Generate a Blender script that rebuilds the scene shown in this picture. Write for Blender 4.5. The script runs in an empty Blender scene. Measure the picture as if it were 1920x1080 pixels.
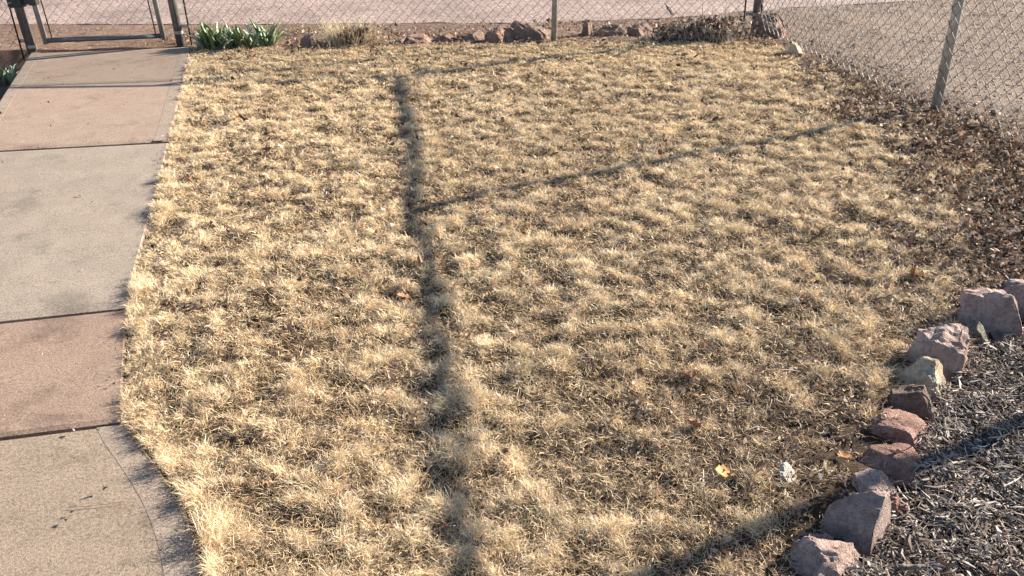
import bpy, bmesh, math, random
import numpy as np
from mathutils import Vector, Matrix

rng = np.random.default_rng(7)
random.seed(7)
S = bpy.context.scene
C = S.collection

# ------------------------------------------------------------ camera
FPX, PITCH, ROLL, CAMH = 1630.66, math.radians(27.66), math.radians(-1.2974), 1.3089
TB = -0.0271          # the yard rises gently towards the viewer
_F = np.array([0, math.cos(PITCH), -math.sin(PITCH)])
_R = np.array([1.0, 0, 0]); _U = np.cross(_R, _F)
_R2 = _R * math.cos(ROLL) + _U * math.sin(ROLL)
_U2 = -_R * math.sin(ROLL) + _U * math.cos(ROLL)
cam_data = bpy.data.cameras.new('camera')
cam = bpy.data.objects.new('camera', cam_data); C.objects.link(cam); S.camera = cam
cam_data.sensor_width = 36; cam_data.lens = 36 * FPX / 1920
cam_data.clip_start = 0.05; cam_data.clip_end = 2000
M4 = Matrix.Identity(4)
for i in range(3):
    M4[i][0] = _R2[i]; M4[i][1] = _U2[i]; M4[i][2] = -_F[i]
M4[2][3] = CAMH
cam.matrix_world = M4

# ------------------------------------------------------------ light
SUN_EL, SUN_AZ = math.radians(22.9), math.radians(63.7)      # azimuth clockwise from +Y
sd = Vector((math.sin(SUN_AZ) * math.cos(SUN_EL), math.cos(SUN_AZ) * math.cos(SUN_EL), math.sin(SUN_EL)))
sun_data = bpy.data.lights.new('sun', 'SUN'); sun_data.energy = 5.0
sun_data.angle = math.radians(0.53); sun_data.color = (1.0, 0.895, 0.745)
sun = bpy.data.objects.new('sun', sun_data); C.objects.link(sun)
sun.rotation_euler = sd.to_track_quat('Z', 'Y').to_euler()
sun.location = (6, 6, 6)
W = bpy.data.worlds.new('World'); S.world = W; W.use_nodes = True
nt = W.node_tree; nt.nodes.clear()
sky = nt.nodes.new('ShaderNodeTexSky'); sky.sky_type = 'NISHITA'; sky.sun_disc = False
sky.sun_elevation = SUN_EL; sky.sun_rotation = SUN_AZ; sky.altitude = 1500
bg = nt.nodes.new('ShaderNodeBackground'); bg.inputs['Strength'].default_value = 0.062
wo = nt.nodes.new('ShaderNodeOutputWorld')
nt.links.new(sky.outputs[0], bg.inputs[0]); nt.links.new(bg.outputs[0], wo.inputs[0])
S.view_settings.view_transform = 'Standard'; S.view_settings.look = 'None'
S.view_settings.exposure = 1.74; S.view_settings.gamma = 1
S.cycles.max_bounces = 6; S.cycles.diffuse_bounces = 3; S.cycles.transmission_bounces = 3


# ------------------------------------------------------------ helpers
def G(px, py, z=0.0):
    """point of the level ground seen at a pixel of the 1920x1080 photograph"""
    d = _F * FPX + _R2 * (px - 960) + _U2 * (540 - py)
    t = (z - 5 * TB - CAMH) / (d[2] - TB * d[1])
    return np.array([0, 0, CAMH]) + d * t

def ppm(p):
    """photo pixels per metre at a world point"""
    return FPX / float((np.asarray(p, float) - [0, 0, CAMH]) @ _F)

def hf(y): return TB * (np.clip(y, -2, 11) - 5)
def to_px(x, y, z=0.0):
    v = np.stack([x, y, np.broadcast_to(z, np.shape(x)) + hf(np.asarray(y)) - CAMH], -1)
    zc = v @ _F
    return 960 + FPX * (v @ _R2) / zc, 540 - FPX * (v @ _U2) / zc, zc

def _lat(n, seed):
    return np.random.default_rng(seed).random((n, n))
_LATS = {}
def vnoise(x, y, scale, seed):
    if seed not in _LATS: _LATS[seed] = _lat(128, seed)
    A = _LATS[seed]
    u = np.asarray(x) / scale + 57.3; v = np.asarray(y) / scale + 31.7
    i = np.floor(u).astype(int); j = np.floor(v).astype(int)
    fu = u - i; fv = v - j
    fu = fu * fu * (3 - 2 * fu); fv = fv * fv * (3 - 2 * fv)
    g = lambda a, b: A[a % 128, b % 128]
    return (g(i, j) * (1 - fu) * (1 - fv) + g(i + 1, j) * fu * (1 - fv) + g(i, j + 1) * (1 - fu) * fv + g(i + 1, j + 1) * fu * fv)
def fbm(x, y, scale, seed, octv=3):
    s = 0; a = 1; t = 0
    for k in range(octv):
        s = s + a * vnoise(x, y, scale / 2 ** k, seed + 11 * k); t += a; a *= 0.5
    return s / t
def sstep(a, b, x):
    t = np.clip((x - a) / (b - a), 0, 1); return t * t * (3 - 2 * t)

def inside(poly, x, y):
    x = np.asarray(x); y = np.asarray(y); r = np.zeros(x.shape, bool)
    n = len(poly)
    for k in range(n):
        x0, y0 = poly[k][:2]; x1, y1 = poly[(k + 1) % n][:2]
        if y0 == y1: continue
        c = ((y0 > y) != (y1 > y)) & (x < (x1 - x0) * (y - y0) / (y1 - y0) + x0)
        r ^= c
    return r
def dist(line, x, y, closed=False):
    d = np.full(np.shape(x), 1e9)
    pts = list(line) + ([line[0]] if closed else [])
    for a, b in zip(pts[:-1], pts[1:]):
        ax, ay = a[:2]; bx, by = b[:2]
        l2 = (bx - ax) ** 2 + (by - ay) ** 2 + 1e-12
        t = np.clip(((x - ax) * (bx - ax) + (y - ay) * (by - ay)) / l2, 0, 1)
        d = np.minimum(d, np.hypot(x - ax - t * (bx - ax), y - ay - t * (by - ay)))
    return d
def resample(line, n):
    line = np.array(line); d = np.r_[0, np.cumsum(np.hypot(*(line[1:] - line[:-1]).T))]
    t = np.linspace(0, d[-1], n); return np.c_[np.interp(t, d, line[:, 0]), np.interp(t, d, line[:, 1])]
def sdist(poly, x, y):
    d = dist(poly, x, y, True)
    return np.where(inside(poly, x, y), d, -d)

def mesh_np(name, verts, faces, mat, col=None, smooth=False, parent=None):
    """faces: (n,3) or (n,4) int array"""
    me = bpy.data.meshes.new(name)
    verts = np.ascontiguousarray(verts, np.float32); faces = np.ascontiguousarray(faces, np.int32)
    k = faces.shape[1]
    me.vertices.add(len(verts)); me.vertices.foreach_set('co', verts.ravel())
    me.loops.add(faces.size); me.loops.foreach_set('vertex_index', faces.ravel())
    me.polygons.add(len(faces)); me.polygons.foreach_set('loop_start', np.arange(0, faces.size, k, dtype=np.int32))
    me.polygons.foreach_set('use_smooth', np.full(len(faces), smooth))
    me.update(calc_edges=True)
    if col is not None:
        a = me.color_attributes.new('col', 'FLOAT_COLOR', 'POINT')
        c4 = np.ones((len(verts), 4), np.float32); c4[:, :3] = col
        a.data.foreach_set('color', c4.ravel())
    me.materials.append(mat)
    o = bpy.data.objects.new(name, me); C.objects.link(o)
    if parent: o.parent = parent
    return o
def bm_obj(name, bm, mat, parent=None, smooth=False):
    me = bpy.data.meshes.new(name); bm.to_mesh(me); bm.free()
    for p in me.polygons: p.use_smooth = smooth
    me.materials.append(mat)
    o = bpy.data.objects.new(name, me); C.objects.link(o)
    if parent: o.parent = parent
    return o
def tag(o, label=None, cat=None, group=None, kind=None):
    for k, v in (('label', label), ('category', cat), ('group', group), ('kind', kind)):
        if v: o[k] = v
    return o
def empty(name, loc=(0, 0, 0)):
    o = bpy.data.objects.new(name, None); C.objects.link(o); o.location = loc
    o.empty_display_size = 0.05
    return o

def tube(pts, r, sides=8, cap=True):
    """(verts, quads) of a tube along a polyline"""
    pts = np.asarray(pts, float); n = len(pts)
    r = np.broadcast_to(np.asarray(r, float), (n,))
    T = np.gradient(pts, axis=0); T /= np.linalg.norm(T, axis=1)[:, None] + 1e-12
    ref = np.array([0, 0, 1.0]) if abs(T[:, 2]).mean() < .9 else np.array([0, 1.0, 0])
    A = np.cross(T, ref); A /= np.linalg.norm(A, axis=1)[:, None] + 1e-12
    B = np.cross(T, A)
    ang = np.arange(sides) * 2 * math.pi / sides
    V = pts[:, None] + r[:, None, None] * (A[:, None] * np.cos(ang)[None, :, None] + B[:, None] * np.sin(ang)[None, :, None])
    V = V.reshape(-1, 3)
    q = []
    for i in range(n - 1):
        for k in range(sides):
            a = i * sides + k; b = i * sides + (k + 1) % sides
            q.append((a, b, b + sides, a + sides))
    if cap:
        c0, c1 = len(V), len(V) + 1
        V = np.vstack([V, pts[:1], pts[-1:]])
        for k in range(sides):
            q.append((c0, (k + 1) % sides, k, k))
            e = (n - 1) * sides
            q.append((c1, e + k, e + (k + 1) % sides, e + (k + 1) % sides))
    return V, q
def tubes_obj(name, lst, mat, parent=None, smooth=True):
    """several tubes of ONE part"""
    bm = bmesh.new()
    for V, q in lst:
        vs = [bm.verts.new(v) for v in V]
        for f in q:
            ids = list(dict.fromkeys(f))
            try: bm.faces.new([vs[i] for i in ids])
            except ValueError: pass
    bmesh.ops.recalc_face_normals(bm, faces=bm.faces)
    return bm_obj(name, bm, mat, parent, smooth)

# ------------------------------------------------------------ materials
def newmat(name):
    m = bpy.data.materials.new(name); m.use_nodes = True
    n = m.node_tree; n.nodes.clear()
    out = n.nodes.new('ShaderNodeOutputMaterial')
    b = n.nodes.new('ShaderNodeBsdfPrincipled'); n.links.new(b.outputs[0], out.inputs[0])
    return m, n, b, out
def nd(n, t, **k):
    x = n.nodes.new(t)
    for a, v in k.items():
        if a in x.inputs: x.inputs[a].default_value = v
        else: setattr(x, a, v)
    return x
def coords(n):
    return nd(n, 'ShaderNodeTexCoord').outputs['Object']
def noise(n, co, scale, detail=4, rough=.6):
    x = nd(n, 'ShaderNodeTexNoise', Scale=scale, Detail=detail, Roughness=rough)
    n.links.new(co, x.inputs['Vector']); return x.outputs['Fac']
def ramp(n, fac, stops):
    r = n.nodes.new('ShaderNodeValToRGB'); e = r.color_ramp.elements
    while len(e) < len(stops): e.new(0.5)
    for q, (p, c) in zip(e, stops):
        q.position = p; q.color = (*c, 1) if len(c) == 3 else c
    n.links.new(fac, r.inputs[0]); return r.outputs[0]
def mixc(n, fac, a, b, mode='MIX'):
    m = n.nodes.new('ShaderNodeMix'); m.data_type = 'RGBA'; m.blend_type = mode
    for sock, v in ((m.inputs[0], fac), (m.inputs[6], a), (m.inputs[7], b)):
        if hasattr(v, 'links'): n.links.new(v, sock)
        elif isinstance(v, (int, float)): sock.default_value = v
        else: sock.default_value = (*v, 1)
    return m.outputs[2]
def bump(n, b, h, strength=.5, dist_=.01):
    x = nd(n, 'ShaderNodeBump', Strength=strength, Distance=dist_)
    n.links.new(h, x.inputs['Height']); n.links.new(x.outputs[0], b.inputs['Normal']); return x
def vcol(n):
    a = n.nodes.new('ShaderNodeVertexColor'); a.layer_name = 'col'; return a.outputs[0]
def g3(v): return (v, v, v)

def mat_blades(name, transl=.3, rough=.6, spec=.25):
    m, n, b, out = newmat(name)
    c = vcol(n); n.links.new(c, b.inputs['Base Color'])
    b.inputs['Roughness'].default_value = rough; b.inputs['Specular IOR Level'].default_value = spec
    t = n.nodes.new('ShaderNodeBsdfTranslucent'); n.links.new(c, t.inputs[0])
    mx = n.nodes.new('ShaderNodeMixShader'); mx.inputs[0].default_value = transl
    n.links.new(b.outputs[0], mx.inputs[1]); n.links.new(t.outputs[0], mx.inputs[2]); n.links.new(mx.outputs[0], out.inputs[0])
    return m
M_STRAW = mat_blades('straw_grass', .22)
M_LEAF = mat_blades('dead_leaf', .15, .7, .2)
M_GREEN = mat_blades('iris_green', .2, .4, .4)

def mat_vc_rough(name, spec=.2, rough=.9, nz=0.0, bs=0):
    m, n, b, out = newmat(name)
    c = vcol(n)
    if nz:
        co = coords(n); f = noise(n, co, nz, 5, .7)
        c = mixc(n, 1.0, c, ramp(n, f, [(.25, g3(.55)), (.75, g3(1.35))]), 'MULTIPLY')
        bump(n, b, f, .8, bs)
    n.links.new(c, b.inputs['Base Color'])
    b.inputs['Roughness'].default_value = rough; b.inputs['Specular IOR Level'].default_value = spec
    return m
M_CHIP = mat_vc_rough('wood_chip', .2, .75)
M_PEB = mat_vc_rough('pebble_stone', .25, .85)

# ground: soil with grit, region colour carried by the sheet itself
def mat_ground():
    m, n, b, out = newmat('soil')
    co = coords(n); c = vcol(n)
    f1 = noise(n, co, 90, 6, .75); f2 = noise(n, co, 14, 5, .65); f3 = noise(n, co, 260, 3, .6)
    c = mixc(n, 1.0, c, ramp(n, f1, [(.3, g3(.45)), (.5, g3(.95)), (.72, g3(1.6))]), 'MULTIPLY')
    c = mixc(n, 1.0, c, ramp(n, f2, [(.3, g3(.7)), (.7, g3(1.25))]), 'MULTIPLY')
    n.links.new(c, b.inputs['Base Color'])
    ad = nd(n, 'ShaderNodeMath', operation='ADD'); n.links.new(f1, ad.inputs[0]); n.links.new(f3, ad.inputs[1])
    bump(n, b, ad.outputs[0], 1.0, .02)
    b.inputs['Roughness'].default_value = .95; b.inputs['Specular IOR Level'].default_value = .15
    return m
def mat_road():
    m, n, b, out = newmat('old_asphalt')
    co = coords(n)
    v = nd(n, 'ShaderNodeTexVoronoi', Scale=70.0); n.links.new(co, v.inputs['Vector'])
    f = noise(n, co, 1.3, 9, .7); f1 = noise(n, co, 160, 4, .7)
    c = ramp(n, v.outputs['Color'], [(.1, (.15, .11, .105)), (.5, (.26, .195, .172)), (.9, (.46, .355, .315))])
    c = mixc(n, 1.0, c, ramp(n, f, [(.34, g3(.70)), (.5, g3(1.0)), (.66, g3(1.22))]), 'MULTIPLY')
    c = mixc(n, 1.0, c, ramp(n, f1, [(.3, g3(.6)), (.7, g3(1.4))]), 'MULTIPLY')
    n.links.new(c, b.inputs['Base Color'])
    bump(n, b, v.outputs['Distance'], .35, .006)
    b.inputs['Roughness'].default_value = .9; b.inputs['Specular IOR Level'].default_value = .2
    return m
def mat_concrete(name, base, blotch, seed):
    gy_ = lambda c: tuple(.93 * (v * .72 + .28 * sum(c) / 3) for v in c)
    base, blotch = tuple(v * .95 * k for v, k in zip(gy_(base), (.93, .885, .84))), tuple(v * k for v, k in zip(gy_(blotch), (.93, .885, .84)))
    m, n, b, out = newmat(name)
    co = coords(n)
    mp = nd(n, 'ShaderNodeMapping'); mp.inputs['Location'].default_value = (seed * 3.1, seed * 1.7, 0)
    n.links.new(co, mp.inputs[0]); co = mp.outputs[0]
    f0 = noise(n, co, 1.6, 5, .6); f1 = noise(n, co, 9, 6, .7); f2 = noise(n, co, 170, 5, .8); f3 = noise(n, co, 620, 2, .5)
    c = mixc(n, ramp(n, f0, [(.35, g3(0)), (.65, g3(1))]), base, blotch)
    c = mixc(n, 1.0, c, ramp(n, f1, [(.3, g3(.86)), (.7, g3(1.1))]), 'MULTIPLY')
    c = mixc(n, 1.0, c, ramp(n, f2, [(.34, g3(.45)), (.5, g3(1.0)), (.66, g3(1.45))]), 'MULTIPLY')
    st = noise(n, co, 3.2, 8, .75)
    c = mixc(n, 1.0, c, ramp(n, st, [(.34, g3(.68)), (.45, g3(1)), (.60, g3(1.0)), (.72, g3(1.14))]), 'MULTIPLY')
    v = nd(n, 'ShaderNodeTexVoronoi', Scale=26.0); n.links.new(co, v.inputs['Vector'])
    pit = ramp(n, v.outputs['Distance'], [(.045, g3(.45)), (.075, g3(1))])
    c = mixc(n, 1.0, c, pit, 'MULTIPLY')
    n.links.new(c, b.inputs['Base Color'])
    ad = nd(n, 'ShaderNodeMath', operation='ADD'); n.links.new(f2, ad.inputs[0]); n.links.new(f3, ad.inputs[1])
    bump(n, b, ad.outputs[0], .45, .003)
    b.inputs['Roughness'].default_value = .85; b.inputs['Specular IOR Level'].default_value = .2
    return m
def mat_rock(name, a, bcol, cc, seed=0, sc=1.0):
    m, n, b, out = newmat(name)
    co = coords(n)
    mp = nd(n, 'ShaderNodeMapping'); mp.inputs['Location'].default_value = (seed * 2.3, seed, seed * .7)
    n.links.new(co, mp.inputs[0]); co = mp.outputs[0]
    f = noise(n, co, 14 * sc, 8, .7); f1 = noise(n, co, 90 * sc, 8, .85); f2 = noise(n, co, 240, 3, .6)
    c = ramp(n, f, [(.3, a), (.5, bcol), (.7, cc)])
    c = mixc(n, 1.0, c, ramp(n, f1, [(.32, g3(.40)), (.5, g3(1.0)), (.68, g3(1.45))]), 'MULTIPLY')
    n.links.new(c, b.inputs['Base Color'])
    ad = nd(n, 'ShaderNodeMath', operation='ADD'); n.links.new(f1, ad.inputs[0]); n.links.new(f2, ad.inputs[1])
    bump(n, b, ad.outputs[0], 1.0, .014)
    b.inputs['Roughness'].default_value = .9; b.inputs['Specular IOR Level'].default_value = .2
    return m
def mat_metal(name, c0, c1, met=.75, rough=.45):
    m, n, b, out = newmat(name)
    co = coords(n); f = noise(n, co, 35, 5, .7); f1 = noise(n, co, 6, 3, .5)
    c = ramp(n, f, [(.3, c0), (.7, c1)])
    c = mixc(n, 1.0, c, ramp(n, f1, [(.3, g3(.75)), (.7, g3(1.1))]), 'MULTIPLY')
    n.links.new(c, b.inputs['Base Color'])
    b.inputs['Metallic'].default_value = met; b.inputs['Roughness'].default_value = rough
    bump(n, b, f, .15, .001)
    return m
M_GROUND = mat_ground(); M_ROAD = mat_road()
M_POST = mat_metal('galvanised_steel', (.27, .265, .255), (.42, .41, .395), .35, .45)
M_DARKPOST = mat_metal('weathered_steel', (.12, .115, .115), (.22, .215, .21), .6, .5)
M_WIRE = mat_metal('galvanised_wire', (.13, .125, .12), (.22, .21, .20), .35, .5)
M_IRON = mat_metal('dark_iron', (.03, .03, .03), (.07, .065, .06), .4, .55)

# ------------------------------------------------------------ layout (photo pixels turned into ground points)
def GP(*pts): return [tuple(G(x, y)[:2]) for x, y in pts]
gl, gr, lp, co_, p2 = (G(*q)[:2] for q in ((62, 97), (340, 86), (1037, 75), (1414, 63), (1753, 206)))
fdir = (p2 - co_)
p3 = p2 + fdir * .92
p4 = p3 + fdir
back_dir = (co_ - gr) / np.linalg.norm(co_ - gr)
left_end = gl - back_dir * 2.6

walk_right = GP((360, 88), (346, 145), (328, 225), (316, 270), (298, 350), (272, 440), (250, 520), (240, 582), (234, 660), (230, 740), (228, 790), (264, 831), (302, 878), (332, 925), (362, 975), (376, 1030), (388, 1085), (400, 1180))
walk_left = GP((50, 112), (0, 190))
ldir = np.array(walk_left[1]) - np.array(walk_left[0]); ldir /= np.linalg.norm(ldir)
WL0 = np.array(walk_left[0])
walk_left = [tuple(WL0 + ldir * t) for t in (0, 1.0, 2.0, 3.2, 4.2, 5.6)]
walk_poly = walk_right + walk_left[::-1]

lawn_right_edge = GP((1470, 92), (1560, 165), (1640, 235), (1700, 320), (1720, 400), (1690, 490), (1700, 570), (1660, 640), (1620, 720), (1560, 820), (1500, 920), (1440, 1010), (1390, 1090), (1340, 1180))
lawn_poly = walk_right[::-1] + GP((372, 92), (700, 88), (1040, 80), (1250, 78), (1400, 80)) + lawn_right_edge
border_line = GP((1960, 540), (1860, 622), (1760, 700), (1735, 740), (1715, 785), (1690, 840), (1680, 900), (1640, 935), (1615, 1010), (1560, 1075), (1520, 1180))
mulch_poly = border_line + [(3.2, .4), (3.6, 2.0), (2.9, 2.45)]
fence_line = [tuple(co_), tuple(p2), tuple(p3), tuple(p4)]
yard_poly = walk_right[::-1] + [tuple(gr), tuple(co_), tuple(p2), tuple(p3), tuple(p4)]
edge_pts = [(-60, 8.2), (-8, 8.0)] + GP((60, 45), (500, 45), (1000, 42), (1260, 34), (1480, 14), (1700, 2), (1900, -14)) + [(7, 9.1), (12, 10.4), (60, 20)]

def lawn_amount(x, y):
    """0..1 how much grass grows at a point"""
    d = sdist(lawn_poly, x, y)
    dr = dist(lawn_right_edge, x, y)
    w = fbm(x, y, .35, 3) - .5
    edge = np.where(inside(lawn_poly, x, y), dr, -dr) + w * .8
    a = sstep(-.30, .28, edge)
    core = sstep(-.015, .02, d)
    # near the right edge let it run on into the litter
    a = np.where(inside(lawn_poly, x, y), a * core, np.where(dr < .5, a * .8, 0))
    a = np.where(inside(yard_poly, x, y) & ~inside(mulch_poly, x, y), a, 0)
    # thinner grass in a narrow line running up the left part of the lawn
    thin_line = GP((497, 180), (500, 360), (512, 520), (505, 640))
    qx, qy, _ = to_px(x, y)
    a = a * (1 - .30 * sstep(620, 850, qy) * sstep(1100, 1350, qx) * (fbm(x, y, .3, 66) > .42))
    a = a * (1 - .55 * np.exp(-(dist(thin_line, x, y) / .028) ** 2) * (fbm(x, y, .2, 91) > .42))
    return np.clip(a, 0, 1)

# mounds of turf
T_SP = .045
def hum(x, y): return fbm(x, y, .062, 140, 2)
def tuft_centres():
    gx, gy = np.meshgrid(np.arange(-2.8, 3.2, T_SP), np.arange(.9, 6.8, T_SP))
    x = (gx + (np.arange(gx.shape[0]) % 2)[:, None] * T_SP / 2).ravel(); y = gy.ravel()
    x = x + rng.normal(0, .018, x.size); y = y + rng.normal(0, .018, x.size)
    ew = resample(walk_right, 150) - [-.028, 0] + rng.normal(0, .012, (150, 2)); x = np.r_[x, ew[:, 0]]; y = np.r_[y, ew[:, 1]]
    px, py, _ = to_px(x, y)
    k = (px > -120) & (px < 2050) & (py < 1230)
    x, y = x[k], y[k]
    a = lawn_amount(x, y)
    k = ((rng.random(x.size) < a * 1.1) & (a > .05)) | (dist(walk_right, x, y) < .05)
    x, y, a = x[k], y[k], a[k]
    s = .55 + .9 * rng.random(x.size) ** 1.2
    s *= (.74 + .36 * fbm(x, y, .30, 21)) * (.85 + .3 * rng.random(x.size)) * (.22 + .95 * sstep(.30, .56, hum(x, y)))
    s = np.where(dist(walk_right, x, y) < .07, np.maximum(s, .7) * (.78 + .75 * sstep(.40, .65, fbm(x, y, .22, 26))), s)
    # shorter, flatter strip along the back fence
    px, py, _ = to_px(x, y)
    s *= .35 + .65 * sstep(92, 135, py + 14 * (fbm(x, y, .6, 5) - .5))
    return x, y, s, a
TX, TY, TS, TA = tuft_centres()

def ground_h(x, y, mounds=True):
    h = .022 * (fbm(x, y, .35, 40) - .5) + .010 * (fbm(x, y, .07, 44) - .5)
    yard = inside(yard_poly, x, y)
    h = h + np.where(yard, .026 * (hum(x, y) - .45), 0)
    dw = sdist(walk_poly, x, y)
    h = h * np.clip((np.abs(dw)) / .15, .15, 1) - .004
    h = np.where(dw > .012, -.07, h)
    # ground drops away on the left of the walk
    left = ~yard & (x < -0.2) & (y < gl[1] + .05) & (dw < 0)
    h = np.where(left, -.13 + .02 * (fbm(x, y, .2, 61) - .5), h)
    mul = inside(mulch_poly, x, y)
    h = np.where(mul, h - .02, h)
    re = inside(edge_pts + [(60, 90), (-60, 90)], x, y)
    h = np.where(re, -.02, h)
    far = np.maximum(np.abs(x) - 6, np.maximum(y - 9.5, -y + .5))
    return np.where(far > 0, h * np.clip(1 - far, 0, 1), h) + hf(y)

# ------------------------------------------------------------ ground sheet
xs = np.unique(np.concatenate([-np.geomspace(4.2, 300, 22), np.arange(-4.0, 5.01, .022), np.geomspace(5.2, 300, 22)]))
ys = np.unique(np.concatenate([-np.geomspace(.5, 300, 16)[::-1], np.arange(0, 1.0, .1), np.arange(1.0, 9.6, .022), np.geomspace(9.8, 500, 22)]))
X, Y = np.meshgrid(xs, ys)
Z = ground_h(X, Y)
n1, n2 = X.shape
idx = np.arange(n1 * n2).reshape(n1, n2)
F4 = np.stack([idx[:-1, :-1], idx[:-1, 1:], idx[1:, 1:], idx[1:, :-1]], -1).reshape(-1, 4)
x_, y_ = X.ravel(), Y.ravel()
LA = lawn_amount(x_, y_)
soil_red = np.array([.27, .175, .13]); thatch = np.array([.10, .07, .045]); litter = np.array([.11, .075, .052])
mulchc = np.array([.05, .037, .03]); gravel = np.array([.33, .25, .20])
col = np.tile(soil_red, (len(x_), 1))
col += (fbm(x_, y_, .5, 77)[:, None] - .5) * np.array([.14, .11, .09])
yard = inside(yard_poly, x_, y_)
dfence = dist(fence_line, x_, y_)
right_out = (~yard) & (x_ > 1.2)
gm = sstep(1.55, 2.1, x_ + .12 * (fbm(x_, y_, .4, 15) - .5)) * (~yard)
col = col * (1 - gm[:, None]) + (gravel + (fbm(x_, y_, .7, 19)[:, None] - .5) * .12) * gm[:, None]
spill = np.exp(-(dfence / .25) ** 2)[:, None] * right_out[:, None] * .6
col = col * (1 - spill) + litter * spill
yl = (yard & (y_ < G(900, 92)[1] - .1 * fbm(x_, y_, .2, 4))).astype(float)[:, None]
col = col * (1 - yl) + litter * yl
col = col * (1 - LA[:, None]) + (thatch + (fbm(x_, y_, .3, 78)[:, None] - .5) * .06) * LA[:, None]
mm = inside(mulch_poly, x_, y_)[:, None]
col = np.where(mm, mulchc, col)
col = np.clip(col, .02, .6)
ground = mesh_np('ground', np.stack([x_, y_, Z.ravel()], -1), F4, M_GROUND, col, True)
tag(ground, kind='structure')

# ------------------------------------------------------------ road
ep = []
for a, b in zip(edge_pts[:-1], edge_pts[1:]):
    n_ = max(2, int(math.hypot(b[0] - a[0], b[1] - a[1]) / .05)) if abs(a[0]) < 13 and abs(b[0]) < 13 else 2
    for t in np.linspace(0, 1, n_, endpoint=False):
        ep.append((a[0] + (b[0] - a[0]) * t, a[1] + (b[1] - a[1]) * t))
ep.append(edge_pts[-1])
ep = np.array(ep)
ep[:, 1] += (fbm(ep[:, 0], ep[:, 1], .25, 33) - .5) * .12 * (np.abs(ep[:, 0]) < 12)
nE = len(ep)
rz = hf(ep[:, 1])
rv = np.vstack([np.c_[ep, rz - .03], np.c_[ep + [0, .02], rz - .004], np.c_[ep[:, 0] * 1.0, ep[:, 1] + 7.5, hf(ep[:, 1] + 7.5)]])
rf = np.array([(i + r * nE, i + 1 + r * nE, i + 1 + (r + 1) * nE, i + (r + 1) * nE) for r in (0, 1) for i in range(nE - 1)])
road = mesh_np('road', rv, rf, M_ROAD, None, False)
tag(road, kind='structure')

# ------------------------------------------------------------ sidewalk
walk = empty('sidewalk'); tag(walk, kind='structure')
def walk_between(y_top_pts, y_bot_pts):
    """cut the walk polygon between two joint lines given as (left, right) ground points"""
    pass
WR = np.array(walk_right)
# joints: index of right-edge vertex and pixel of another point on the joint
dens = resample(walk_right, 500)
_p = np.vstack([np.repeat(dens[:1], 12, 0), dens, np.repeat(dens[-1:], 12, 0)])
dens = np.stack([np.convolve(_p[:, q], np.ones(25) / 25, 'valid') for q in (0, 1)], -1)
def left_hit(a, b):
    """intersection of joint line a->b with the left edge of the walk"""
    A = np.array([[b[0] - a[0], -ldir[0]], [b[1] - a[1], -ldir[1]]])
    t = np.linalg.solve(A, WL0 - np.array(a)); return np.array(a) + (np.array(b) - np.array(a)) * t[0]
joints_px = [((362, 87), (60, 101)), ((345, 152), (20, 163)), ((317, 267), (0, 284)), ((239, 580), (0, 605)), ((227, 792), (0, 820)), ((420, 1260), (0, 1290))]
J = []
for r_, l_ in joints_px:
    R_ = G(*r_)[:2]; L_ = left_hit(R_, G(*l_)[:2])
    k = int(np.argmin(np.hypot(*(dens - R_).T))); J.append((k, dens[k], L_))
M_C = [mat_concrete('tan_concrete', (.37, .27, .195), (.39, .285, .21), 1), mat_concrete('pink_concrete', (.40, .285, .215), (.375, .275, .205), 2),
       mat_concrete('grey_concrete', (.375, .315, .255), (.345, .28, .225), 3), mat_concrete('rose_concrete', (.37, .245, .18), (.34, .24, .175), 4),
       mat_concrete('buff_concrete', (.36, .28, .20), (.33, .25, .185), 5)]
M_BAND = mat_concrete('trowelled_concrete', (.38, .30, .235), (.35, .275, .215), 6)
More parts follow.
